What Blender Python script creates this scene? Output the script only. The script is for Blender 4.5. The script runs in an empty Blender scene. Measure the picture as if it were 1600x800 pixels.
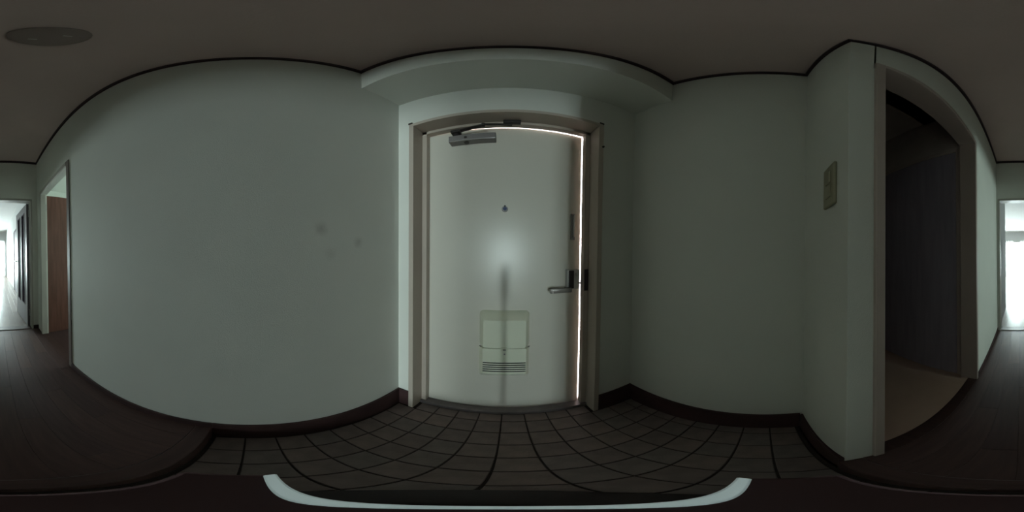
import bpy, bmesh, math, random
from mathutils import Matrix, Vector
random.seed(7)
S = bpy.context.scene
COL = S.collection
H = 1.12                      # lens height above the tiled entrance floor; z below is given relative to the lens
PI = math.pi

# ------------------------------------------------------------------ camera (360 degree equirectangular)
cd = bpy.data.cameras.new('camera'); cam = bpy.data.objects.new('camera', cd); COL.objects.link(cam)
cd.type = 'PANO'
try: cd.cycles.panorama_type = 'EQUIRECTANGULAR'
except Exception: cd.panorama_type = 'EQUIRECTANGULAR'
cd.clip_start = 0.01; cd.clip_end = 200
ya, pi_, ro = (math.radians(a) for a in (1.398, 0.682, 0.624))
Rz = Matrix(((math.cos(ya), -math.sin(ya), 0), (math.sin(ya), math.cos(ya), 0), (0, 0, 1)))
Rx = Matrix(((1, 0, 0), (0, math.cos(pi_), -math.sin(pi_)), (0, math.sin(pi_), math.cos(pi_))))
Ry = Matrix(((math.cos(ro), 0, math.sin(ro)), (0, 1, 0), (-math.sin(ro), 0, math.cos(ro))))
Rt = (Ry @ Rx @ Rz).transposed()
r_, f_, u_ = Rt @ Vector((1, 0, 0)), Rt @ Vector((0, 1, 0)), Rt @ Vector((0, 0, 1))
cam.matrix_world = Matrix(((r_.x, u_.x, -f_.x, 0), (r_.y, u_.y, -f_.y, 0), (r_.z, u_.z, -f_.z, H), (0, 0, 0, 1)))
S.camera = cam

# ------------------------------------------------------------------ world: bright overcast daylight outside
W = bpy.data.worlds.new('world'); S.world = W; W.use_nodes = True
bg = W.node_tree.nodes['Background']
bg.inputs[0].default_value = (0.86, 0.97, 1.0, 1)
bg.inputs[1].default_value = 120.0
S.view_settings.view_transform = 'Standard'; S.view_settings.look = 'None'
S.view_settings.gamma = 1.0; S.view_settings.exposure = -0.12; S.view_settings.use_curve_mapping = False
try:
    S.cycles.max_bounces = 14; S.cycles.diffuse_bounces = 10; S.cycles.glossy_bounces = 4
    S.cycles.transparent_max_bounces = 12; S.cycles.sample_clamp_indirect = 6.0
    S.cycles.use_denoising = True; S.cycles.caustics_reflective = False; S.cycles.caustics_refractive = False
except Exception: pass

def portal(name, loc, rot, sx, sy):      # guides the sampling of daylight through a window opening, gives no light itself
    l = bpy.data.lights.new(name, 'AREA'); l.shape = 'RECTANGLE'; l.size = sx; l.size_y = sy
    l.cycles.is_portal = True
    o = bpy.data.objects.new(name, l); o.location = (loc[0], loc[1], loc[2] + H); o.rotation_euler = rot; COL.objects.link(o)
portal('window_portal', (0.15, -8.93, -0.03), (PI/2, 0, 0), 1.56, 2.0)
portal('second_window_portal', (1.275, -8.93, -0.03), (PI/2, 0, 0), 0.75, 2.0)
portal('side_window_portal', (-2.80, -1.4, 0.25), (0, -PI/2, 0), 0.8, 0.5)

# ------------------------------------------------------------------ materials
def mat(name, col, rough=0.6, spec=0.4, metal=0.0, var=0.0, vscale=6.0, bump=0.0, bscale=200.0, stretch=None, col2=None, coat=0.0):
    m = bpy.data.materials.new(name); m.use_nodes = True
    nt = m.node_tree; N = nt.nodes; L = nt.links
    b = N['Principled BSDF']
    b.inputs['Base Color'].default_value = (*col, 1); b.inputs['Roughness'].default_value = rough
    b.inputs['Metallic'].default_value = metal; b.inputs['Specular IOR Level'].default_value = spec
    if coat: b.inputs['Coat Weight'].default_value = coat; b.inputs['Coat Roughness'].default_value = 0.15
    tc = N.new('ShaderNodeTexCoord'); mp = N.new('ShaderNodeMapping'); L.new(tc.outputs['Object'], mp.inputs['Vector'])
    if stretch: mp.inputs['Scale'].default_value = stretch
    if var > 0 or col2:
        n = N.new('ShaderNodeTexNoise'); n.inputs['Scale'].default_value = vscale; n.inputs['Detail'].default_value = 5
        L.new(mp.outputs['Vector'], n.inputs['Vector'])
        r = N.new('ShaderNodeValToRGB')
        c2 = col2 if col2 else tuple(c*(1-var) for c in col)
        r.color_ramp.elements[0].color = (*c2, 1); r.color_ramp.elements[0].position = 0.3
        r.color_ramp.elements[1].color = (*col, 1); r.color_ramp.elements[1].position = 0.7
        L.new(n.outputs['Fac'], r.inputs['Fac']); L.new(r.outputs['Color'], b.inputs['Base Color'])
    if bump > 0:
        n2 = N.new('ShaderNodeTexNoise'); n2.inputs['Scale'].default_value = bscale; n2.inputs['Detail'].default_value = 3
        L.new(mp.outputs['Vector'], n2.inputs['Vector'])
        bp = N.new('ShaderNodeBump'); bp.inputs['Strength'].default_value = bump; bp.inputs['Distance'].default_value = 0.002
        L.new(n2.outputs['Fac'], bp.inputs['Height']); L.new(bp.outputs['Normal'], b.inputs['Normal'])
    return m

M = {}
M['wall'] = mat('wallpaper', (0.68, 0.682, 0.637), 0.75, 0.25, var=0.05, vscale=3, bump=0.35, bscale=260)
M['ceiling'] = mat('ceiling_paper', (0.68, 0.54, 0.515), 0.85, 0.2, var=0.10, vscale=2.2, bump=0.4, bscale=180)
M['far_wall'] = mat('far_wallpaper', (0.52, 0.525, 0.52), 0.8, 0.2, var=0.03)
M['far_ceiling'] = mat('far_ceiling_paper', (0.55, 0.55, 0.545), 0.85, 0.2, var=0.03)
M['side_wall'] = mat('side_room_paper', (0.84, 0.86, 0.82), 0.8, 0.2, var=0.03)
M['dim_wall'] = mat('dim_room_paper', (0.52, 0.45, 0.42), 0.85, 0.2, var=0.15)
M['dim_floor'] = mat('dim_room_vinyl', (0.58, 0.41, 0.33), 0.6, 0.3, var=0.12, vscale=5)
M['dim_door'] = mat('dark_blue_brown_door', (0.34, 0.30, 0.36), 0.45, 0.4, var=0.2, vscale=4, stretch=(6, 6, 0.6))
M['cornice'] = mat('dark_cornice_wood', (0.045, 0.024, 0.028), 0.55, 0.3, var=0.3, vscale=9)
M['skirting'] = mat('mahogany_skirting', (0.062, 0.030, 0.030), 0.5, 0.35, var=0.35, vscale=8)
M['kamachi'] = mat('dark_step_wood', (0.070, 0.036, 0.032), 0.4, 0.4, var=0.35, vscale=10, stretch=(0.6, 6, 6))
M['board'] = [mat('dark_floor_board_%d' % i, c, 0.42, 0.3, var=0.3, vscale=9, stretch=(7, 0.6, 1), bump=0.1, bscale=60)
              for i, c in enumerate(((0.085, 0.047, 0.042), (0.075, 0.042, 0.040), (0.095, 0.052, 0.045)))]
M['lboard'] = [mat('pale_floor_board_%d' % i, c, 0.28, 0.5, var=0.22, vscale=9, stretch=(7, 0.6, 1), bump=0.08, bscale=60)
              for i, c in enumerate(((0.27, 0.22, 0.20), (0.24, 0.195, 0.175), (0.30, 0.245, 0.22)))]
M['tile'] = [mat('brown_floor_tile_%d' % i, c, 0.55, 0.35, var=0.3, vscale=14, bump=0.5, bscale=90)
              for i, c in enumerate(((0.235, 0.180, 0.168), (0.215, 0.165, 0.155), (0.25, 0.19, 0.174), (0.22, 0.178, 0.168)))]
M['grout'] = mat('dark_grout', (0.060, 0.048, 0.044), 0.9, 0.1, var=0.3, vscale=30)
M['door'] = mat('cream_door_paint', (0.67, 0.635, 0.565), 0.30, 0.5, var=0.04, vscale=3, bump=0.10, bscale=70)
M['door_dark'] = mat('door_edge_paint', (0.30, 0.27, 0.24), 0.5, 0.4)
M['frame'] = mat('taupe_frame_paint', (0.47, 0.40, 0.345), 0.45, 0.35, var=0.06, vscale=5)
M['sill'] = mat('worn_steel_sill', (0.20, 0.17, 0.17), 0.45, 0.5, metal=0.3, var=0.3, vscale=20)
M['casing'] = mat('pale_casing_paint', (0.46, 0.435, 0.395), 0.45, 0.35, var=0.06, vscale=5)
M['rcasing'] = mat('brown_casing_paint', (0.44, 0.36, 0.325), 0.45, 0.35, var=0.08, vscale=5)
M['closer'] = mat('grey_closer_paint', (0.26, 0.24, 0.24), 0.4, 0.45, metal=0.2)
M['lever'] = mat('tarnished_lever', (0.20, 0.18, 0.165), 0.4, 0.5, metal=0.4)
M['dark_metal'] = mat('dark_arm_metal', (0.05, 0.042, 0.042), 0.4, 0.5, metal=0.3)
M['steel'] = mat('brushed_steel', (0.52, 0.51, 0.50), 0.35, 0.5, metal=0.8, bump=0.05, bscale=300)
M['black'] = mat('black_plastic', (0.024, 0.016, 0.017), 0.45, 0.4)
M['mount'] = mat('dark_brown_mount', (0.08, 0.046, 0.048), 0.85, 0.1)
M['lens'] = mat('peephole_lens', (0.06, 0.08, 0.16), 0.15, 0.6)
M['mail'] = mat('cream_plastic', (0.76, 0.77, 0.63), 0.32, 0.4, var=0.03, vscale=8)
M['mail_slot'] = mat('dark_slot', (0.03, 0.032, 0.03), 0.7, 0.1)
M['switch'] = mat('aged_beige_plastic', (0.31, 0.285, 0.20), 0.45, 0.35, var=0.08, vscale=12)
M['leaf'] = mat('brown_veneer', (0.19, 0.082, 0.062), 0.42, 0.35, var=0.35, vscale=5, stretch=(7, 7, 0.7))
M['gdoor'] = mat('grey_brown_glazed_door', (0.15, 0.132, 0.142), 0.42, 0.35, var=0.2, vscale=5, stretch=(6, 6, 0.7))
M['fdoor'] = mat('dusky_purple_door', (0.12, 0.09, 0.12), 0.5, 0.35, var=0.2, vscale=5, stretch=(6, 6, 0.7))
M['alu'] = mat('aluminium_sash', (0.55, 0.55, 0.54), 0.4, 0.5, metal=0.6)
M['concrete'] = mat('outside_concrete', (0.22, 0.18, 0.175), 0.9, 0.2, var=0.12, vscale=4)
M['rose'] = mat('brown_rose_plastic', (0.33, 0.265, 0.25), 0.5, 0.35, var=0.1)
M['rose_pale'] = mat('pale_rose_terminal', (0.55, 0.50, 0.48), 0.45, 0.35)
M['strip'] = mat('pale_streak_strip', (0.82, 0.87, 0.87), 0.5, 0.4)

def glass_mat():
    m = bpy.data.materials.new('clear_glass'); m.use_nodes = True; nt = m.node_tree; N = nt.nodes; N.clear()
    o = N.new('ShaderNodeOutputMaterial'); mx = N.new('ShaderNodeMixShader'); t = N.new('ShaderNodeBsdfTransparent'); g = N.new('ShaderNodeBsdfGlossy')
    t.inputs[0].default_value = (0.93, 0.97, 0.95, 1); g.inputs['Roughness'].default_value = 0.02
    lw = N.new('ShaderNodeLayerWeight'); lw.inputs[0].default_value = 0.15
    nt.links.new(lw.outputs['Fresnel'], mx.inputs[0]); nt.links.new(t.outputs[0], mx.inputs[1]); nt.links.new(g.outputs[0], mx.inputs[2]); nt.links.new(mx.outputs[0], o.inputs[0])
    return m
M['glass'] = glass_mat()
def lace_mat():
    m = bpy.data.materials.new('white_lace'); m.use_nodes = True; nt = m.node_tree; N = nt.nodes; N.clear()
    o = N.new('ShaderNodeOutputMaterial'); mx = N.new('ShaderNodeMixShader'); t = N.new('ShaderNodeBsdfTranslucent'); d = N.new('ShaderNodeBsdfDiffuse')
    n = N.new('ShaderNodeTexNoise'); n.inputs['Scale'].default_value = 40
    t.inputs[0].default_value = (0.55, 0.55, 0.54, 1); d.inputs[0].default_value = (0.75, 0.75, 0.74, 1); mx.inputs[0].default_value = 0.5
    nt.links.new(t.outputs[0], mx.inputs[1]); nt.links.new(d.outputs[0], mx.inputs[2]); nt.links.new(mx.outputs[0], o.inputs[0])
    return m
M['lace'] = lace_mat()

M['frosted'] = mat('frosted_glass', (0.5, 0.5, 0.5))
def frosted():
    m = M['frosted']; nt = m.node_tree; N = nt.nodes; N.clear()
    o = N.new('ShaderNodeOutputMaterial'); mx = N.new('ShaderNodeMixShader'); t = N.new('ShaderNodeBsdfTransparent'); g = N.new('ShaderNodeBsdfDiffuse')
    t.inputs[0].default_value = (0.56, 0.60, 0.57, 1); g.inputs[0].default_value = (0.8, 0.85, 0.82, 1); mx.inputs[0].default_value = 0.06
    nt.links.new(t.outputs[0], mx.inputs[1]); nt.links.new(g.outputs[0], mx.inputs[2]); nt.links.new(mx.outputs[0], o.inputs[0])
frosted()

def wall_left_mat():
    # the left wall's own paper, with three faint hand smudges
    m = mat('wallpaper_smudged', (0.68, 0.682, 0.637), 0.75, 0.25, var=0.05, vscale=3, bump=0.35, bscale=260)
    nt = m.node_tree; N = nt.nodes; L = nt.links; b = N['Principled BSDF']
    src = b.inputs['Base Color'].links[0].from_socket
    geo = N.new('ShaderNodeNewGeometry'); last = None
    nz = N.new('ShaderNodeTexNoise'); nz.inputs['Scale'].default_value = 35
    L.new(geo.outputs['Position'], nz.inputs['Vector'])
    for (y, z, r, k) in ((0.248, 0.093, 0.034, 0.34), (0.418, 0.046, 0.032, 0.26), (0.287, 0.0, 0.034, 0.13)):
        v = N.new('ShaderNodeVectorMath'); v.operation = 'DISTANCE'; v.inputs[1].default_value = (-0.547, y, z + H)
        L.new(geo.outputs['Position'], v.inputs[0])
        ad = N.new('ShaderNodeMath'); ad.operation = 'MULTIPLY_ADD'; ad.inputs[1].default_value = 0.02
        L.new(nz.outputs['Fac'], ad.inputs[0]); L.new(v.outputs['Value'], ad.inputs[2])
        mr = N.new('ShaderNodeMapRange'); mr.interpolation_type = 'SMOOTHSTEP'
        mr.inputs['From Min'].default_value = 0.006; mr.inputs['From Max'].default_value = r + 0.012
        mr.inputs['To Min'].default_value = k; mr.inputs['To Max'].default_value = 0
        L.new(ad.outputs[0], mr.inputs['Value'])
        if last is None: last = mr.outputs[0]
        else:
            s = N.new('ShaderNodeMath'); s.operation = 'ADD'; L.new(last, s.inputs[0]); L.new(mr.outputs[0], s.inputs[1]); last = s.outputs[0]
    mx = N.new('ShaderNodeMix'); mx.data_type = 'RGBA'
    L.new(last, mx.inputs['Factor']); L.new(src, mx.inputs['A']); mx.inputs['B'].default_value = (0.10, 0.09, 0.075, 1)
    L.new(mx.outputs['Result'], b.inputs['Base Color'])
    return m
M['wall_left'] = wall_left_mat()

# ------------------------------------------------------------------ mesh helpers (z is relative to the lens; H is added on linking)
def B(): return bmesh.new()
def box(bm, x0, x1, y0, y1, z0, z1, bev=0.0, seg=2):
    vs = [bm.verts.new((x, y, z)) for x in (x0, x1) for y in (y0, y1) for z in (z0, z1)]
    f = [(0, 1, 3, 2), (4, 6, 7, 5), (0, 4, 5, 1), (2, 3, 7, 6), (0, 2, 6, 4), (1, 5, 7, 3)]
    fs = [bm.faces.new([vs[i] for i in q]) for q in f]
    if bev:
        es = list({e for q in fs for e in q.edges})
        bmesh.ops.bevel(bm, geom=es, offset=bev, segments=seg, affect='EDGES', profile=0.5)
    return bm
def cyl(bm, p0, p1, r0, r1=None, n=20, bev=0.0):
    r1 = r0 if r1 is None else r1
    p0, p1 = Vector(p0), Vector(p1); d = p1 - p0
    q = d.to_track_quat('Z', 'Y').to_matrix().to_4x4()
    mtx = Matrix.Translation((p0 + p1) / 2) @ q
    bmesh.ops.create_cone(bm, cap_ends=True, cap_tris=False, segments=n, radius1=r0, radius2=r1, depth=d.length, matrix=mtx)
    return bm
def lathe(bm, prof, cx, cy, n=32):
    rings = [[bm.verts.new((cx + r*math.cos(2*PI*k/n), cy + r*math.sin(2*PI*k/n), z)) for k in range(n)] for r, z in prof]
    for a, b in zip(rings, rings[1:]):
        for k in range(n): bm.faces.new((a[k], a[(k+1) % n], b[(k+1) % n], b[k]))
    bm.faces.new(rings[0][::-1]); bm.faces.new(rings[-1])
    return bm
def fin(bm, name, m, parent=None, origin=None, smooth=False):
    """link a bmesh as ONE object; origin is the lens-relative point of the object's (or its parent's) origin"""
    bmesh.ops.recalc_face_normals(bm, faces=bm.faces)
    if origin is None:
        if parent is not None: origin = ORG.get(parent.name, (0, 0, -H))
        else:
            lo = [min(v.co[i] for v in bm.verts) for i in range(3)]; hi = [max(v.co[i] for v in bm.verts) for i in range(3)]
            origin = ((lo[0]+hi[0])/2, (lo[1]+hi[1])/2, lo[2])
    bmesh.ops.translate(bm, verts=bm.verts, vec=[-c for c in origin])
    me = bpy.data.meshes.new(name); bm.to_mesh(me); bm.free()
    me.materials.append(m)
    if smooth:
        for p in me.polygons: p.use_smooth = True
        try: me.set_sharp_from_angle(angle=math.radians(40))
        except Exception: pass
    o = bpy.data.objects.new(name, me); COL.objects.link(o)
    if parent is not None: o.parent = parent
    else: o.location = (origin[0], origin[1], origin[2] + H)
    ORG[o.name] = origin
    return o
ORG = {}
def empty(name, loc):
    o = bpy.data.objects.new(name, None); COL.objects.link(o); o.location = (loc[0], loc[1], loc[2] + H); o.empty_display_size = 0.1
    ORG[o.name] = tuple(loc); return o
def tag(o, label, cat, group=None, kind=None):
    o['label'] = label; o['category'] = cat
    if group: o['group'] = group
    if kind: o['kind'] = kind
    return o
def struct(o, label, cat): return tag(o, label, cat, kind='structure')

# ------------------------------------------------------------------ room dimensions
XL, XR, XC = -0.547, 0.66, 0.297          # left wall, alcove right wall, corridor right wall
YS, YF, YD, YE = -0.167, 0.439, 0.689, -2.094   # alcove rear wall, dropped beam, door wall, corridor end wall
G, F, C = -1.12, -0.995, 1.418            # tiled floor, boarded floor, ceiling
BT = -0.943                               # top of skirting
LB = 1.121                                # underside of dropped beam
STEP = -0.15

# ------------------------------------------------------------------ setting: walls
b = B()
box(b, XL-0.07, XL, -1.155, 0.85, G-0.15, C)
box(b, XL-0.07, XL, -2.194, -1.885, G-0.15, C)
box(b, XL-0.07, XL, -1.885, -1.155, 0.80, C)
box(b, XL-0.07, XL, -1.885, -1.155, G-0.15, F-0.002)
struct(fin(b, 'wall_left', M['wall_left']), 'long off white papered wall left of the entrance door with three faint smudges', 'wall')
b = B(); box(b, XR, XR+0.08, YS-0.01, 0.85, G-0.15, C)
struct(fin(b, 'wall_right', M['wall']), 'off white papered wall of the shallow alcove right of the entrance door', 'wall')
b = B()
box(b, XL, -0.468, YD, 0.85, G-0.15, C); box(b, 0.433, XR, YD, 0.85, G-0.15, C); box(b, -0.468, 0.433, YD, 0.85, 0.835, C)
box(b, XL, XR, YF, YD, LB, C)
struct(fin(b, 'wall_front', M['wall']), 'off white wall around the entrance door with a dropped beam above it', 'wall')
b = B()   # wall between alcove and corridor: nib facing the door, corridor face with an opening
box(b, XC, XR+0.08, -0.235, YS, G-0.15, C)
box(b, XC, XC+0.10, -0.24, -0.235, G-0.15, C)
box(b, XC, XC+0.10, -1.075, -0.235, 0.955, C)
box(b, XC, XC+0.10, -2.194, -1.075, G-0.15, C)
box(b, XC, XC+0.10, -1.075, -0.235, G-0.15, F-0.002)
struct(fin(b, 'wall_corridor_right', M['wall']), 'off white wall with projecting corner and switch plate at right of the corridor', 'wall')
b = B()
box(b, XL, -0.462, -2.194, YE, G-0.15, C); box(b, 0.268, XC, -2.194, YE, G-0.15, C); box(b, -0.462, 0.268, -2.194, YE, 0.785, C)
struct(fin(b, 'wall_back', M['wall']), 'grey shaded wall over the bright doorway at the corridor end', 'wall')
b = B(); box(b, XL-0.07, XR+0.08, YE-0.10, 0.85, C, C+0.1)
struct(fin(b, 'ceiling', M['ceiling']), 'brownish beige papered ceiling over entrance and corridor', 'ceiling')

# ------------------------------------------------------------------ setting: tiled entrance floor, each tile a part
b = B(); box(b, XL, XR, STEP-0.02, YD, G-0.15, G-0.006); box(b, -0.474, 0.439, YD-0.01, 0.85, G-0.15, G-0.006); box(b, XC, XR, YS, STEP, G-0.15, G-0.006)
fl = fin(b, 'floor', M['grout']); struct(fl, 'dark brown square tiled entrance floor in front of the door', 'floor')
tile_cache = {}
def tile(x0, x1, y0, y1):
    j = 0.0027; x0 += j; x1 -= j; y0 += j; y1 -= j
    if x1 - x0 < 0.012 or y1 - y0 < 0.012: return
    key = (round(x1-x0, 4), round(y1-y0, 4), random.randrange(4))
    if key not in tile_cache:
        bm = B(); w, d = (x1-x0)/2, (y1-y0)/2
        box(bm, -w, w, -d, d, -0.012, 0)
        bmesh.ops.bevel(bm, geom=[e for e in bm.edges if all(abs(v.co.z) < 1e-6 for v in e.verts)], offset=0.0016, segments=1, affect='EDGES')
        bmesh.ops.recalc_face_normals(bm, faces=bm.faces)
        me = bpy.data.meshes.new('tile'); bm.to_mesh(me); bm.free(); me.materials.append(M['tile'][key[2]]); tile_cache[key] = me
    o = bpy.data.objects.new('tile', tile_cache[key]); COL.objects.link(o); o.parent = fl
    og = ORG['floor']
    o.location = ((x0+x1)/2 - og[0], (y0+y1)/2 - og[1], G + random.uniform(-0.0008, 0.0004) - og[2])
    o.rotation_euler = (random.uniform(-0.006, 0.006), random.uniform(-0.006, 0.006), 0)
xs = [XL] + [x for x in (-0.017 + 0.1032*k for k in range(-6, 8)) if XL + 0.012 < x < XR - 0.012] + [XR]
ys = [STEP] + [0.6745 - 0.1015*k for k in range(8, -1, -1) if 0.6745 - 0.1015*k > STEP + 0.012] + [0.748]
for xa, xb in zip(xs, xs[1:]):
    for ya_, yb in zip(ys, ys[1:]):
        if yb > YD:
            if xb < -0.446 or xa > 0.411: tile(xa, xb, ya_, YD - 0.002) if YD - ya_ > 0.03 else None
            else: tile(max(xa, -0.446), min(xb, 0.411), ya_, yb)
        else: tile(xa, xb, ya_, yb)

# ------------------------------------------------------------------ setting: step and dark boarded corridor floor
b = B(); box(b, XL, XC, STEP-0.06, STEP, G-0.15, F, 0.004)
struct(fin(b, 'trim_1', M['kamachi']), 'dark wooden step edge between tiled entrance and boarded corridor', 'step')
def boards(parent, x0, x1, y0, y1, z, width, length, mats, th=0.012):
    og = ORG[parent.name]; cache = {}
    n = round((x1-x0)/width); w = (x1-x0)/n; k = 0
    for i in range(n):
        y = y1 + (-(length*((i*0.37) % 1.0)))
        segs = []; top = y1
        while top > y0 + 1e-4:
            bot = max(y0, y if (top == y1 and i) else top - length)
            if top - bot < 0.02: bot = max(y0, top - length)
            segs.append((bot, top)); top = bot
        for (ya_, yb) in segs:
            key = (round(yb-ya_, 3), k % 3); k += 1
            if key not in cache:
                bm = B(); box(bm, -w/2+0.0004, w/2-0.0004, -(yb-ya_)/2+0.0004, (yb-ya_)/2-0.0004, -th, 0)
                bmesh.ops.bevel(bm, geom=[e for e in bm.edges if all(abs(v.co.z) < 1e-6 for v in e.verts)], offset=0.0006, segments=1, affect='EDGES')
                bmesh.ops.recalc_face_normals(bm, faces=bm.faces)
                me = bpy.data.meshes.new('floor_board'); bm.to_mesh(me); bm.free(); me.materials.append(mats[key[1]]); cache[key] = me
            o = bpy.data.objects.new('floor_board', cache[key]); COL.objects.link(o); o.parent = parent
            o.location = (x0 + w*(i+0.5) - og[0], (ya_+yb)/2 - og[1], z - og[2])
b = B(); box(b, XL, XC, YE+0.0, STEP-0.06, F-0.12, F-0.003)
fc = fin(b, 'floor_corridor', M['kamachi']); struct(fc, 'dark brown glossy boarded corridor floor behind the step', 'floor')
boards(fc, XL, XC, YE, STEP-0.06, F, 0.0938, 0.91, M['board'])

# ------------------------------------------------------------------ skirtings and cornices, one run per wall
def run(name, m, x0, x1, y0, y1, z0, z1, label, cat):
    bm = B(); box(bm, x0, x1, y0, y1, z0, z1); 
    bmesh.ops.bevel(bm, geom=[e for e in bm.edges], offset=0.002, segments=1, affect='EDGES')
    return struct(fin(bm, name, m), label, cat)
t = 0.011
b = B(); box(b, XL, XL+t, STEP, YD, G, BT, 0.002, 1); box(b, XL, XL+t, -1.112, STEP, F, BT, 0.002, 1)
struct(fin(b, 'baseboard_left', M['skirting']), 'dark mahogany skirting along the long left wall', 'baseboard')
run('baseboard_front_left', M['skirting'], XL+t, -0.474, YD-t, YD, G, BT, 'short reddish brown skirting in the corner left of the entrance door', 'baseboard')
run('baseboard_front_right', M['skirting'], 0.439, XR-t, YD-t, YD, G, BT, 'short dark skirting in the corner right of the entrance door', 'baseboard')
run('baseboard_right', M['skirting'], XR-t, XR, YS+t, YD, G, BT, 'dark skirting along the alcove wall on the right', 'baseboard')
run('baseboard_nib', M['skirting'], XC, XR-t, YS, YS+t, G, BT, 'dark skirting under the wall with the switch plate', 'baseboard')
run('baseboard_corridor', M['skirting'], XC-0.008, XC, -2.09, -1.10, F, BT-0.01, 'dark skirting of the right corridor wall past the dark opening', 'baseboard')
run('baseboard_back', M['skirting'], XL, -0.475, YE, YE+0.008, F, BT, 'short dark skirting left of the bright doorway', 'baseboard')
c0, c1 = 1.383, C
run('trim_2', M['cornice'], XL, XL+0.014, YE, YF, c0, c1, 'dark wooden cornice along the left wall', 'cornice')
run('trim_3', M['cornice'], XL, XR, YF-0.014, YF, c0, c1, 'dark wooden cornice above the dropped beam over the door', 'cornice')
run('trim_4', M['cornice'], XR-0.014, XR, YS, YF, c0, c1, 'dark wooden cornice of the alcove wall on the right', 'cornice')
run('trim_5', M['cornice'], XC-0.014, XR, YS, YS+0.014, c0, c1, 'dark wooden cornice above the switch plate wall', 'cornice')
run('trim_6', M['cornice'], XC-0.014, XC, YE, YS, c0, c1, 'dark wooden cornice along the right corridor wall', 'cornice')
run('trim_7', M['cornice'], XL, XC, YE, YE+0.014, c0, c1, 'dark wooden cornice above the bright doorway', 'cornice')

# ------------------------------------------------------------------ entrance door frame (stepped jambs and head) and sill
fr = empty('door_frame', (-0.0175, 0.74, G))
struct(fr, 'taupe painted stepped steel frame around the entrance door', 'door frame')
b = B(); box(b, -0.473, -0.446, 0.676, 0.80, G-0.004, 0.806, 0.0015, 1); box(b, -0.446, -0.418, 0.764, 0.80, G+0.001, 0.806, 0.0015, 1); box(b, -0.470, -0.431, 0.7995, 0.85, G-0.1, 0.835); fin(b, 'jamb', M['frame'], fr)
b = B(); box(b, 0.411, 0.438, 0.676, 0.80, G-0.004, 0.806, 0.0015, 1); box(b, 0.383, 0.411, 0.764, 0.80, G+0.001, 0.806, 0.0015, 1); box(b, 0.411, 0.436, 0.7995, 0.85, G-0.1, 0.835); fin(b, 'jamb', M['frame'], fr)
b = B(); box(b, -0.473, 0.438, 0.676, 0.80, 0.806, 0.832, 0.0015, 1); box(b, -0.446, 0.411, 0.764, 0.80, 0.782, 0.806, 0.0015, 1); fin(b, 'head', M['frame'], fr)
b = B(); box(b, -0.446, 0.411, 0.7486, 0.80, G-0.02, -1.093, 0.002, 1); box(b, -0.446, 0.411, 0.775, 0.80, -1.2, -1.12); sl = fin(b, 'sill', M['sill'], fr)
b = B(); box(b, -0.474, -0.452, 0.673, 0.679, 0.829, 0.841); fin(b, 'corner_tab', M['black'], fr)
b = B(); box(b, 0.413, 0.436, 0.673, 0.679, 0.828, 0.840); fin(b, 'corner_tab', M['black'], fr)
b = B(); cyl(b, (0.434, 0.684, 0.629), (0.434, 0.668, 0.629), 0.007, 0.0055, 12); fin(b, 'stop_button', M['black'], fr, smooth=True)
b = B(); box(b, 0.386, 0.409, 0.7575, 0.764, -0.19, -0.075, 0.002, 1); fin(b, 'strike_box', M['black'], fr)

# ------------------------------------------------------------------ entrance door, slightly ajar, hinged at the left
PV = (-0.425, 0.802, G)
d1 = empty('door_1', PV)
struct(d1, 'cream painted steel entrance door with mail box and daylight in the gap at its edge', 'door')
b = B(); box(b, -0.428, 0.3846, 0.802, 0.838, -1.1125, 0.790, 0.0015, 1); fin(b, 'door_leaf', M['door'], d1)
Y = 0.802
# peephole
b = B(); cyl(b, (-0.018, Y+0.002, 0.229), (-0.018, Y-0.006, 0.229), 0.0165, 0.0145, 28); ph = fin(b, 'peephole', M['closer'], d1, smooth=True)
b = B(); cyl(b, (-0.018, Y-0.0045, 0.229), (-0.018, Y-0.008, 0.229), 0.010, 0.009, 20); fin(b, 'peephole_lens', M['lens'], ph, origin=PV, smooth=True)
b = B(); box(b, -0.022, -0.014, Y-0.010, Y-0.004, 0.239, 0.247, 0.001, 1); fin(b, 'cover_pivot', M['black'], ph, origin=PV)
# door closer
cl = fin(box(B(), -0.294, -0.064, 0.752, Y+0.001, 0.657, 0.706, 0.004), 'closer_body', M['closer'], d1)
b = B(); box(b, -0.290, -0.068, 0.757, 0.795, 0.7055, 0.709, 0.001, 1); fin(b, 'closer_cap', M['steel'], cl, origin=PV)
b = B(); cyl(b, (-0.208, 0.777, 0.668), (-0.208, 0.777, 0.651), 0.014, 0.012, 18); cyl(b, (-0.208, 0.756, 0.680), (-0.208, 0.748, 0.680), 0.009, 0.007, 16); fin(b, 'closer_valve', M['dark_metal'], cl, origin=PV, smooth=True)
b = B(); cyl(b, (-0.262, 0.777, 0.706), (-0.262, 0.777, 0.756), 0.013, 0.013, 18)
box(b, -0.285, -0.238, 0.752, 0.793, 0.738, 0.759, 0.003, 1)
fin(b, 'closer_pivot', M['dark_metal'], d1, smooth=True)
def bar(bm, p0, p1, w, h):
    p0, p1 = Vector(p0), Vector(p1); d = (p1-p0); u = d.normalized(); s = u.cross(Vector((0, 0, 1))).normalized()*w/2; v = s.cross(u).normalized()*h/2
    q = [bm.verts.new(p + a*s + c*v) for p in (p0, p1) for a in (-1, 1) for c in (-1, 1)]
    for f in ((0, 1, 3, 2), (4, 6, 7, 5), (0, 4, 5, 1), (2, 3, 7, 6), (0, 2, 6, 4), (1, 5, 7, 3)): bm.faces.new([q[i] for i in f])
b = B(); bar(b, (-0.265, 0.772, 0.752), (-0.120, 0.735, 0.756), 0.022, 0.009); bar(b, (-0.125, 0.737, 0.765), (0.010, 0.756, 0.774), 0.016, 0.007)
cyl(b, (-0.122, 0.737, 0.749), (-0.122, 0.737, 0.772), 0.010, 0.010, 14)
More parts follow.
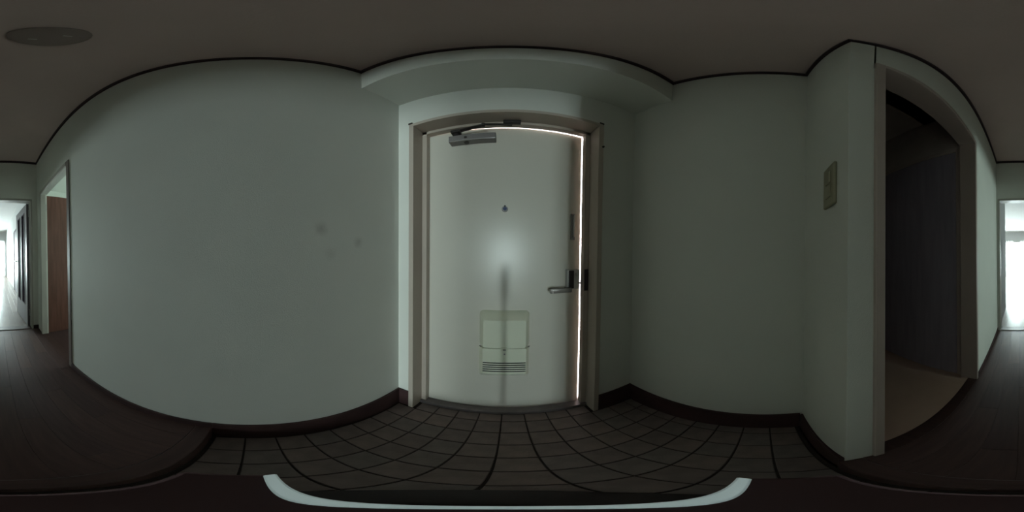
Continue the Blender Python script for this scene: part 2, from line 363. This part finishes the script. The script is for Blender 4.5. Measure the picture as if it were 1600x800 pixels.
fin(b, 'closer_arm', M['dark_metal'], d1)
b = B(); box(b, -0.030, 0.050, 0.742, 0.763, 0.776, 0.803, 0.002, 1); fin(b, 'closer_bracket', M['dark_metal'], fr)
# lock and lever
lk = fin(box(B(), 0.300, 0.372, 0.774, Y+0.001, -0.183, -0.078, 0.003), 'lock_case', M['steel'], d1)
b = B(); box(b, 0.309, 0.338, 0.770, 0.776, -0.178, -0.083, 0.002, 1); fin(b, 'lock_face', M['black'], lk, origin=PV)
b = B(); cyl(b, (0.354, 0.775, -0.103), (0.354, 0.764, -0.103), 0.010, 0.009, 18); box(b, 0.350, 0.358, 0.752, 0.766, -0.115, -0.091, 0.002, 1); fin(b, 'thumb_turn', M['steel'], lk, origin=PV, smooth=True)
b = B(); box(b, 0.355, 0.394, 0.790, 0.797, -0.160, -0.150, 0.001, 1); fin(b, 'latch', M['dark_metal'], lk, origin=PV)
b = B(); cyl(b, (0.305, Y, -0.181), (0.305, 0.752, -0.181), 0.011, 0.010, 18); box(b, 0.203, 0.318, 0.746, 0.760, -0.194, -0.168, 0.005); fin(b, 'lever_handle', M['lever'], d1, smooth=True)
b = B(); box(b, 0.214, 0.2185, 0.7445, 0.7475, -0.193, -0.176, 0.0005, 1); fin(b, 'lever_mark', M['rose_pale'], d1)
b = B(); box(b, 0.325, 0.350, 0.790, Y+0.001, 0.080, 0.225, 0.003, 1); g = fin(b, 'door_guard', M['closer'], d1)
b = B(); box(b, 0.334, 0.341, 0.776, 0.792, 0.095, 0.215, 0.002, 1); fin(b, 'guard_bar', M['steel'], g, origin=PV)
# mail box: flared cover with hood, hinged lower flap with louvres and a small latch
def loft(bm, secs):
    """rounded rectangles (x0,x1,z0,z1,y,r) joined one after another; last one capped"""
    rings = []
    for (x0, x1, z0, z1, y, r) in secs:
        pts = []
        for cx, cz, a0 in ((x1-r, z1-r, 0), (x0+r, z1-r, 90), (x0+r, z0+r, 180), (x1-r, z0+r, 270)):
            for k in range(5):
                a = math.radians(a0 + 22.5*k); pts.append(bm.verts.new((cx + r*math.cos(a), y, cz + r*math.sin(a))))
        rings.append(pts)
    n = len(rings[0])
    for a, c in zip(rings, rings[1:]):
        for k in range(n): bm.faces.new((a[k], a[(k+1) % n], c[(k+1) % n], c[k]))
    bm.faces.new(rings[-1])
    bm.faces.new(rings[0][::-1])
mb = fin((lambda bm: (loft(bm, [(-0.139, 0.111, -0.510, -0.292, Y+0.001, 0.022), (-0.135, 0.107, -0.508, -0.296, 0.790, 0.020),
     (-0.120, 0.094, -0.492, -0.318, 0.752, 0.012), (-0.113, 0.087, -0.491, -0.326, 0.742, 0.008)]), bm)[1])(B()), 'mail_box', M['mail'], d1, smooth=True)
fp = fin((lambda bm: (loft(bm, [(-0.139, 0.111, -0.742, -0.512, Y+0.001, 0.012), (-0.134, 0.106, -0.735, -0.510, 0.790, 0.010),
     (-0.120, 0.094, -0.690, -0.494, 0.750, 0.006), (-0.115, 0.089, -0.680, -0.4935, 0.741, 0.004)]), bm)[1])(B()), 'mail_flap', M['mail'], d1, smooth=True)
b = B(); box(b, -0.030, 0.002, 0.736, 0.7425, -0.507, -0.484, 0.002, 1); fin(b, 'flap_latch', M['mail'], fp, origin=PV)
b = B(); box(b, -0.020, -0.006, 0.7345, 0.737, -0.499, -0.4945); fin(b, 'latch_slot', M['mail_slot'], fp, origin=PV)
b = B(); cyl(b, (-0.012, 0.743, -0.529), (-0.012, 0.739, -0.529), 0.0045, 0.004, 12); fin(b, 'flap_button', M['closer'], fp, origin=PV, smooth=True)
for k in range(5):
    z = -0.593 - k*0.0163
    b = B(); box(b, -0.113, 0.087, 0.7385, 0.7425, z-0.0026, z+0.0026); fin(b, 'louvre_slot', M['mail_slot'], fp, origin=PV)
for sx in (-1, 1):
    x = -0.013 + sx*0.110
    b = B(); bar(b, (x, 0.752, -0.492), (x + sx*0.012, 0.775, -0.500), 0.004, 0.004); fin(b, 'hinge_pin', M['closer'], fp, origin=PV)
d1.rotation_euler = (0, 0, math.radians(1.0))

# outside walkway beyond the entrance door
b = B(); box(b, -3.0, 3.0, 0.85, 2.3, -1.30, -1.16); struct(fin(b, 'floor_outside', M['concrete']), 'pale concrete walkway outside the entrance door', 'walkway')
b = B(); box(b, -3.0, 3.0, 2.2, 2.3, -1.16, 1.2); struct(fin(b, 'wall_gap_dimmer', M['concrete']), 'added concrete parapet raised to dim daylight reaching the entrance door gap', 'wall')  # unseen parapet, built high to cut daylight coming through the door gap

b = B(); box(b, -3.0, 3.0, 0.86, 2.6, 1.35, 1.50); struct(fin(b, 'ceiling_gap_dimmer', M['concrete']), 'added concrete roof slab dimming daylight at the entrance door gap', 'ceiling')  # unseen roof, added to keep the light in the door gap low

# ------------------------------------------------------------------ switch plate on the nib wall
sw = empty('switch_plate', (0.384, YS, 0.198))
tag(sw, 'aged beige light switch plate on the wall beside the dark opening', 'switch')
ORG['switch_plate'] = (0.384, YS, 0.198)
b = B(); box(b, 0.348, 0.420, YS, YS+0.009, 0.137, 0.262, 0.003); fin(b, 'cover_plate', M['switch'], sw)
for k in range(2):
    z = 0.178 + 0.042*k
    b = B(); box(b, 0.368, 0.400, YS+0.007, YS+0.013, z-0.018, z+0.018, 0.002, 1); fin(b, 'rocker', M['switch'], sw)

# ------------------------------------------------------------------ ceiling rose
rs = empty('ceiling_rose', (-0.118, -0.288, C)); ORG['ceiling_rose'] = (-0.118, -0.288, C)
tag(rs, 'round brown ceiling rose without a lamp on the beige ceiling', 'ceiling rose')
b = B(); lathe(b, [(0.085, C), (0.085, C-0.012), (0.076, C-0.020), (0.045, C-0.026), (0.02, C-0.028)], -0.118, -0.288, 40); fin(b, 'rose_body', M['rose'], rs, smooth=True)
for (dx, dy) in ((-0.03, 0.022), (0.028, -0.026)):
    b = B(); box(b, -0.118+dx-0.010, -0.118+dx+0.010, -0.288+dy-0.004, -0.288+dy+0.004, C-0.031, C-0.024, 0.001, 1); fin(b, 'terminal', M['rose_pale'], rs)

# ------------------------------------------------------------------ left doorway with brown leaf opened into the side room
M['taupe'] = mat('near_jamb_dark_casing', (0.20, 0.165, 0.155), 0.5, 0.3)  # near jamb only, darker than the rest of this casing
cs = empty('doorway_casing', (XL, -1.52, F)); ORG['doorway_casing'] = (XL, -1.52, F)
struct(cs, 'pale painted casing of the doorway in the left wall', 'door frame')
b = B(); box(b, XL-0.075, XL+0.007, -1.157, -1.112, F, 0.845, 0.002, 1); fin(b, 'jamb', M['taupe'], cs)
b = B(); box(b, XL-0.075, XL+0.001, -1.883, -1.157, F-0.02, F+0.001); fin(b, 'threshold', M['kamachi'], cs)
b = B(); box(b, XL-0.055, XL+0.010, -1.925, -1.883, F, 0.845, 0.002, 1); fin(b, 'jamb', M['casing'], cs)
b = B(); box(b, XL-0.055, XL+0.010, -1.883, -1.157, 0.800, 0.845, 0.002, 1); fin(b, 'head', M['casing'], cs)
d2 = empty('door_2', (-0.602, -1.90, F)); ORG['door_2'] = (-0.602, -1.90, F)
struct(d2, 'brown veneer door standing open inside the left doorway', 'door')
b = B(); box(b, -1.29, -0.606, -1.925, -1.892, F+0.006, 0.790, 0.002, 1); fin(b, 'door_leaf', M['leaf'], d2)
b = B(); cyl(b, (-1.23, -1.892, -0.05), (-1.23, -1.848, -0.05), 0.008, 0.008, 12); lathe(b, [(0.012, -0.08), (0.026, -0.068), (0.026, -0.032), (0.012, -0.02)], -1.23, -1.842, 16); fin(b, 'door_knob', M['steel'], d2, smooth=True)
for z in (-0.8, 0.0, 0.62):
    b = B(); cyl(b, (-0.604, -1.888, z-0.045), (-0.604, -1.888, z+0.045), 0.006, 0.006, 10); fin(b, 'hinge', M['steel'], d2)
# side room shell
sx0, sx1, sy0, sy1 = -2.67, XL-0.07, -3.1, -0.6
b = B()
box(b, sx0-0.1, sx0, sy0, -1.60, F-0.1, C); box(b, sx0-0.1, sx0, -1.20, sy1, F-0.1, C); box(b, sx0-0.1, sx0, -1.60, -1.20, F-0.1, -0.05); box(b, sx0-0.1, sx0, -1.60, -1.20, 0.55, C)
struct(fin(b, 'wall_side_room_left', M['side_wall']), 'off white window wall of the side room behind the brown door', 'wall')
b = B(); box(b, sx0-0.1, sx1, sy0-0.1, sy0, F-0.1, C); struct(fin(b, 'wall_side_room_back', M['side_wall']), 'off white rear wall of the side room behind the brown door', 'wall')
b = B(); box(b, sx0-0.1, sx1, sy1, sy1+0.1, F-0.1, C); struct(fin(b, 'wall_side_room_front', M['side_wall']), 'off white near wall of the side room past the left doorway', 'wall')
b = B(); box(b, sx1-0.06, sx1, -3.1, -2.194, F-0.1, C); struct(fin(b, 'wall_side_room_right', M['side_wall']), 'off white partition between the side room and the bright far room', 'wall')
b = B(); box(b, sx0-0.1, sx1, sy0-0.1, sy1+0.1, F-0.1, F-0.001); struct(fin(b, 'floor_side_room', M['board'][1]), 'brown wooden floor of the side room past the left doorway', 'floor')
b = B(); box(b, sx0-0.1, sx1, sy0-0.1, sy1+0.1, C, C+0.1); struct(fin(b, 'ceiling_side_room', M['side_wall']), 'white ceiling of the side room seen over the brown door', 'ceiling')
b = B(); box(b, sx0-0.055, sx0-0.05, -1.60, -1.20, -0.05, 0.55)
w2 = fin(b, 'window_2', M['frosted']); struct(w2, 'small frosted window of the side room behind the brown door', 'window')

# ------------------------------------------------------------------ right opening into the unlit room
rc = empty('opening_casing', (XC, -0.65, F)); ORG['opening_casing'] = (XC, -0.65, F)
struct(rc, 'brown painted casing of the dark opening in the right corridor wall', 'door frame')
b = B(); box(b, XC-0.010, XC+0.105, -0.266, -0.236, F, 0.962, 0.002, 1); fin(b, 'jamb', M['rcasing'], rc)
b = B(); box(b, XC-0.010, XC+0.105, -1.075, -1.045, F, 0.962, 0.002, 1); fin(b, 'jamb', M['rcasing'], rc)
b = B(); box(b, XC-0.010, XC+0.105, -1.045, -0.266, 0.925, 0.962, 0.002, 1); fin(b, 'head', M['rcasing'], rc)
b = B(); box(b, XC-0.004, XC+0.055, -1.045, -0.266, F-0.01, F+0.004, 0.001, 1); fin(b, 'threshold', M['kamachi'], rc)
rx0, rx1, ry0, ry1 = XC+0.10, 2.1, -1.10, -0.24
b = B(); box(b, XC+0.055, rx1, ry0, ry1, F-0.1, F+0.001); struct(fin(b, 'floor_dark_room', M['dim_floor']), 'tan vinyl floor of the unlit room on the right', 'floor')
b = B(); box(b, rx0, rx1, ry0, ry1, C, C+0.1); struct(fin(b, 'ceiling_dark_room', M['dim_wall']), 'dim ceiling of the unlit room on the right', 'ceiling')
b = B(); box(b, rx0, rx1, ry1, ry1+0.004, F-0.1, C); struct(fin(b, 'wall_dark_room_front', M['dim_wall']), 'dim near wall of the unlit room on the right', 'wall')
b = B(); box(b, rx0, rx1+0.1, ry0-0.1, ry0, F-0.1, C); struct(fin(b, 'wall_dark_room_back', M['dim_wall']), 'dim wall holding a dark door in the unlit room on the right', 'wall')
b = B(); box(b, rx1, rx1+0.1, ry0, ry1, F-0.1, C); struct(fin(b, 'wall_dark_room_right', M['dim_wall']), 'dim end wall of the unlit room on the right', 'wall')
d3 = empty('door_3', (0.85, ry0, F)); ORG['door_3'] = (0.85, ry0, F)
struct(d3, 'dark blue brown door in the unlit room on the right', 'door')
b = B(); box(b, 0.44, 1.20, ry0, ry0+0.025, F+0.004, 0.885, 0.003, 1); fin(b, 'door_leaf', M['dim_door'], d3)
b = B(); box(b, 1.20, 1.235, ry0, ry0+0.032, F+0.004, 0.92, 0.002, 1); box(b, 0.402, 0.44, ry0, ry0+0.032, F+0.004, 0.92, 0.002, 1); box(b, 0.44, 1.20, ry0, ry0+0.032, 0.885, 0.92, 0.002, 1); fin(b, 'door_casing', M['rcasing'], d3)

# ------------------------------------------------------------------ doorway at the corridor end, glazed door folded back
ec = empty('end_casing', (-0.1, YE, F)); ORG['end_casing'] = (-0.1, YE, F)
struct(ec, 'grey painted casing of the bright doorway at the corridor end', 'door frame')
b = B(); box(b, -0.478, -0.455, -2.204, YE+0.008, F, 0.79, 0.002, 1); fin(b, 'jamb', M['casing'], ec)
b = B(); box(b, 0.258, 0.282, -2.204, YE+0.008, F, 0.79, 0.002, 1); fin(b, 'jamb', M['casing'], ec)
b = B(); box(b, -0.478, 0.282, -2.204, YE+0.008, 0.772, 0.80, 0.002, 1); fin(b, 'head', M['casing'], ec)
b = B(); box(b, -0.455, 0.258, -2.204, YE+0.004, F-0.01, F+0.006, 0.001, 1); fin(b, 'threshold', M['kamachi'], ec)
# leaf built along -Y from its hinge, then swung a little into the room
HP = (-0.452, -2.190, F)
d4 = empty('door_4', HP)
struct(d4, 'grey brown glazed door with two tall glass lights opened into the far room', 'door')
hx = HP[0]; y0 = HP[1]; Lw = 0.69
def yy(u): return y0 - u
b = B()
for (u0, u1) in ((0, 0.12), (0.285, 0.385), (0.55, Lw)): box(b, hx-0.0, hx+0.034, yy(u1), yy(u0), -0.69, 0.655)
box(b, hx, hx+0.034, yy(Lw), yy(0), 0.655, 0.762); box(b, hx, hx+0.034, yy(Lw), yy(0), F+0.008, -0.69)
fin(b, 'door_leaf', M['gdoor'], d4)
for (u0, u1) in ((0.12, 0.285), (0.385, 0.55)):
    bb = B()
    for (a0, a1, c0_, c1_) in ((u0, u0+0.018, -0.69, 0.655), (u1-0.018, u1, -0.69, 0.655), (u0+0.018, u1-0.018, 0.637, 0.655), (u0+0.018, u1-0.018, -0.69, -0.672)):
        box(bb, hx-0.004, hx+0.040, yy(a1), yy(a0), c0_, c1_)
    gl = fin(bb, 'light_bead', M['fdoor'], d4)
    bb = B(); box(bb, hx+0.014, hx+0.019, yy(u1-0.018), yy(u0+0.018), -0.672, 0.637); fin(bb, 'glass_pane', M['glass'], gl, origin=HP)
b = B(); cyl(b, (hx+0.034, yy(0.64), -0.06), (hx+0.08, yy(0.64), -0.06), 0.009, 0.009, 12); box(b, hx+0.068, hx+0.082, yy(0.65), yy(0.55), -0.070, -0.050, 0.004, 1); fin(b, 'door_handle', M['steel'], d4)
for z in (-0.78, 0.62):
    b = B(); cyl(b, (hx+0.003, y0+0.004, z-0.05), (hx+0.003, y0+0.004, z+0.05), 0.006, 0.006, 10); fin(b, 'hinge', M['steel'], d4)
d4.rotation_euler = (0, 0, math.radians(4.5))

# ------------------------------------------------------------------ bright far room
fy0, fy1 = -8.85, -2.194
b = B()
box(b, -0.66, -0.56, fy0, -4.98, F-0.1, C); box(b, -0.66, -0.56, -4.22, -3.2, F-0.1, C); box(b, -0.66, -0.56, -4.98, -4.22, 0.80, C); box(b, -0.617, -0.56, -3.2, fy1, F-0.1, C)
struct(fin(b, 'wall_far_left', M['far_wall']), 'white left wall of the bright far room', 'wall')
b = B(); box(b, 0.285, 0.40, -3.19, fy1, F-0.1, C); box(b, 0.40, 3.0, -3.19, -3.09, F-0.1, C)
struct(fin(b, 'wall_far_near', M['far_wall']), 'white wall just inside the far room at the right of the doorway', 'wall')
b = B(); box(b, 3.0, 3.1, fy0, -3.09, F-0.1, C); struct(fin(b, 'wall_far_right', M['far_wall']), 'white right wall of the bright far room', 'wall')
b = B()
box(b, -0.66, -0.48, fy0-0.12, fy0, F-0.1, C); box(b, 0.78, 0.95, fy0-0.12, fy0, F-0.1, C); box(b, 1.60, 3.1, fy0-0.12, fy0, F-0.1, C); box(b, -0.48, 0.78, fy0-0.12, fy0, 0.88, C); box(b, 0.95, 1.60, fy0-0.12, fy0, 0.88, C); box(b, 0.95, 1.60, fy0-0.12, fy0, F-0.1, F)
struct(fin(b, 'wall_far_end', M['far_wall']), 'white window wall at the end of the bright far room', 'wall')
b = B(); box(b, -0.66, 3.1, fy0-0.12, fy1, C, C+0.1); struct(fin(b, 'ceiling_far', M['far_ceiling']), 'white ceiling of the bright far room', 'ceiling')
b = B(); box(b, -0.617, 3.0, fy0-0.12, fy1-0.01, F-0.12, F-0.004)
ff = fin(b, 'floor_far', M['grout']); struct(ff, 'pale glossy boarded floor of the bright far room', 'floor')
boards(ff, -0.56, 0.285, -3.19, fy1-0.012, F, 0.094, 0.91, M['lboard'])
boards(ff, -0.56, 3.0, fy0, -3.19, F, 0.094, 1.82, M['lboard'])
d5 = empty('door_5', (-0.60, -4.6, F)); ORG['door_5'] = (-0.60, -4.6, F)
struct(d5, 'dusky purple brown door in the left wall of the far room', 'door')
b = B(); box(b, -0.605, -0.565, -4.955, -4.245, F, 0.77, 0.003, 1); fin(b, 'door_leaf', M['fdoor'], d5)
b = B(); box(b, -0.66, -0.548, -4.98, -4.955, F, 0.80); box(b, -0.66, -0.548, -4.245, -4.22, F, 0.80); box(b, -0.66, -0.548, -4.955, -4.245, 0.77, 0.80); fin(b, 'door_casing', M['fdoor'], d5)
# balcony window
w1 = empty('window_1', (0.15, fy0-0.07, F)); ORG['window_1'] = (0.15, fy0-0.07, F)
struct(w1, 'tall aluminium balcony window glowing with daylight at the end of the far room', 'window')
b = B()
for (x0, x1, z0, z1) in ((-0.48, -0.445, F, 0.88), (0.745, 0.78, F, 0.88), (-0.445, 0.745, 0.84, 0.88), (-0.445, 0.745, F, F+0.04), (-0.06, -0.02, F+0.04, 0.84)): box(b, x0, x1, fy0-0.10, fy0-0.04, z0, z1)
fin(b, 'window_frame', M['alu'], w1)
for (x0, x1) in ((-0.445, -0.06), (-0.02, 0.745)):
    b = B(); box(b, x0, x1, fy0-0.072, fy0-0.066, F+0.04, 0.84); fin(b, 'glass_pane', M['glass'], w1)
w3 = empty('window_3', (1.275, fy0-0.07, F)); ORG['window_3'] = (1.275, fy0-0.07, F)
struct(w3, 'second aluminium balcony window further right in the far room', 'window')
b = B()
for (x0, x1, z0, z1) in ((0.95, 0.985, F, 0.88), (1.565, 1.60, F, 0.88), (0.985, 1.565, 0.84, 0.88), (0.985, 1.565, F, F+0.04)): box(b, x0, x1, fy0-0.10, fy0-0.04, z0, z1)
fin(b, 'window_frame', M['alu'], w3)
for (x0, x1) in ((0.985, 1.565),):
    b = B(); box(b, x0, x1, fy0-0.072, fy0-0.066, F+0.04, 0.84); fin(b, 'glass_pane', M['glass'], w3)
def curtain(name, x0, x1, label):  # invented curtains, leaving a narrow bright gap so door shadows stay sharp
    bm = B(); n = 48; rows = []
    for z in (0.93, 0.0, F+0.02):
        rows.append([bm.verts.new((x0 + (x1-x0)*k/n, fy0 + 0.07 + 0.025*math.sin(k*0.9) + 0.004*math.sin(k*2.3+z), z)) for k in range(n+1)])
    for a, c in zip(rows, rows[1:]):
        for k in range(n): bm.faces.new((a[k], a[k+1], c[k+1], c[k]))
    bmesh.ops.solidify(bm, geom=bm.faces[:], thickness=0.002)
    return tag(fin(bm, name, M['lace'], smooth=True), label, 'curtain', 'added lace curtains narrowing the far window light')
curtain('added_lace_curtain', -0.50, 0.0, 'added white lace curtain narrowing the daylight at the left of the balcony window')
curtain('added_lace_curtain', 0.36, 0.82, 'added white lace curtain narrowing the daylight at the right of the balcony window')
b = B(); box(b, -0.66, 3.1, -10.2, fy0-0.12, F-0.25, F-0.1); struct(fin(b, 'floor_balcony', M['concrete']), 'pale concrete balcony floor outside the far window', 'balcony')

# ------------------------------------------------------------------ camera pole standing on the tiles (its shadow falls on the door)
st = empty('camera_pole', (0, 0.0, G)); ORG['camera_pole'] = (0, 0.0, G)
tag(st, 'slim black camera pole with added pale streak strip on a round base on the tiles', 'camera stand')
b = B(); lathe(b, [(0.125, G+0.002), (0.125, G+0.009), (0.118, G+0.013), (0.03, G+0.016), (0.016, G+0.03)], 0, 0.012, 40); fin(b, 'base', M['black'], st, smooth=True)
b = B(); cyl(b, (0, 0, G+0.02), (0, 0, -0.17), 0.0072, 0.0068, 20); fin(b, 'pole', M['black'], st, smooth=True)
b = B(); cyl(b, (0, 0, -0.55), (0, 0, -0.51), 0.011, 0.011, 20); fin(b, 'pole_clamp', M['black'], st, smooth=True)
b = B(); box(b, -0.0225, 0.0225, -0.012, 0.0015, -0.175, -0.1015, 0.001, 1); fin(b, 'mount_head', M['mount'], st, smooth=True)
b = B(); box(b, -0.0220, 0.0220, 0.0003, 0.0023, -0.1012, -0.0995, 0.0003, 1)
for v in b.verts:
    v.co.z += (v.co.y - 0.0013) * 1.5
fin(b, 'streak_strip', M['strip'], st)  # added pale strip, tilted towards the window, standing in for a bright streak
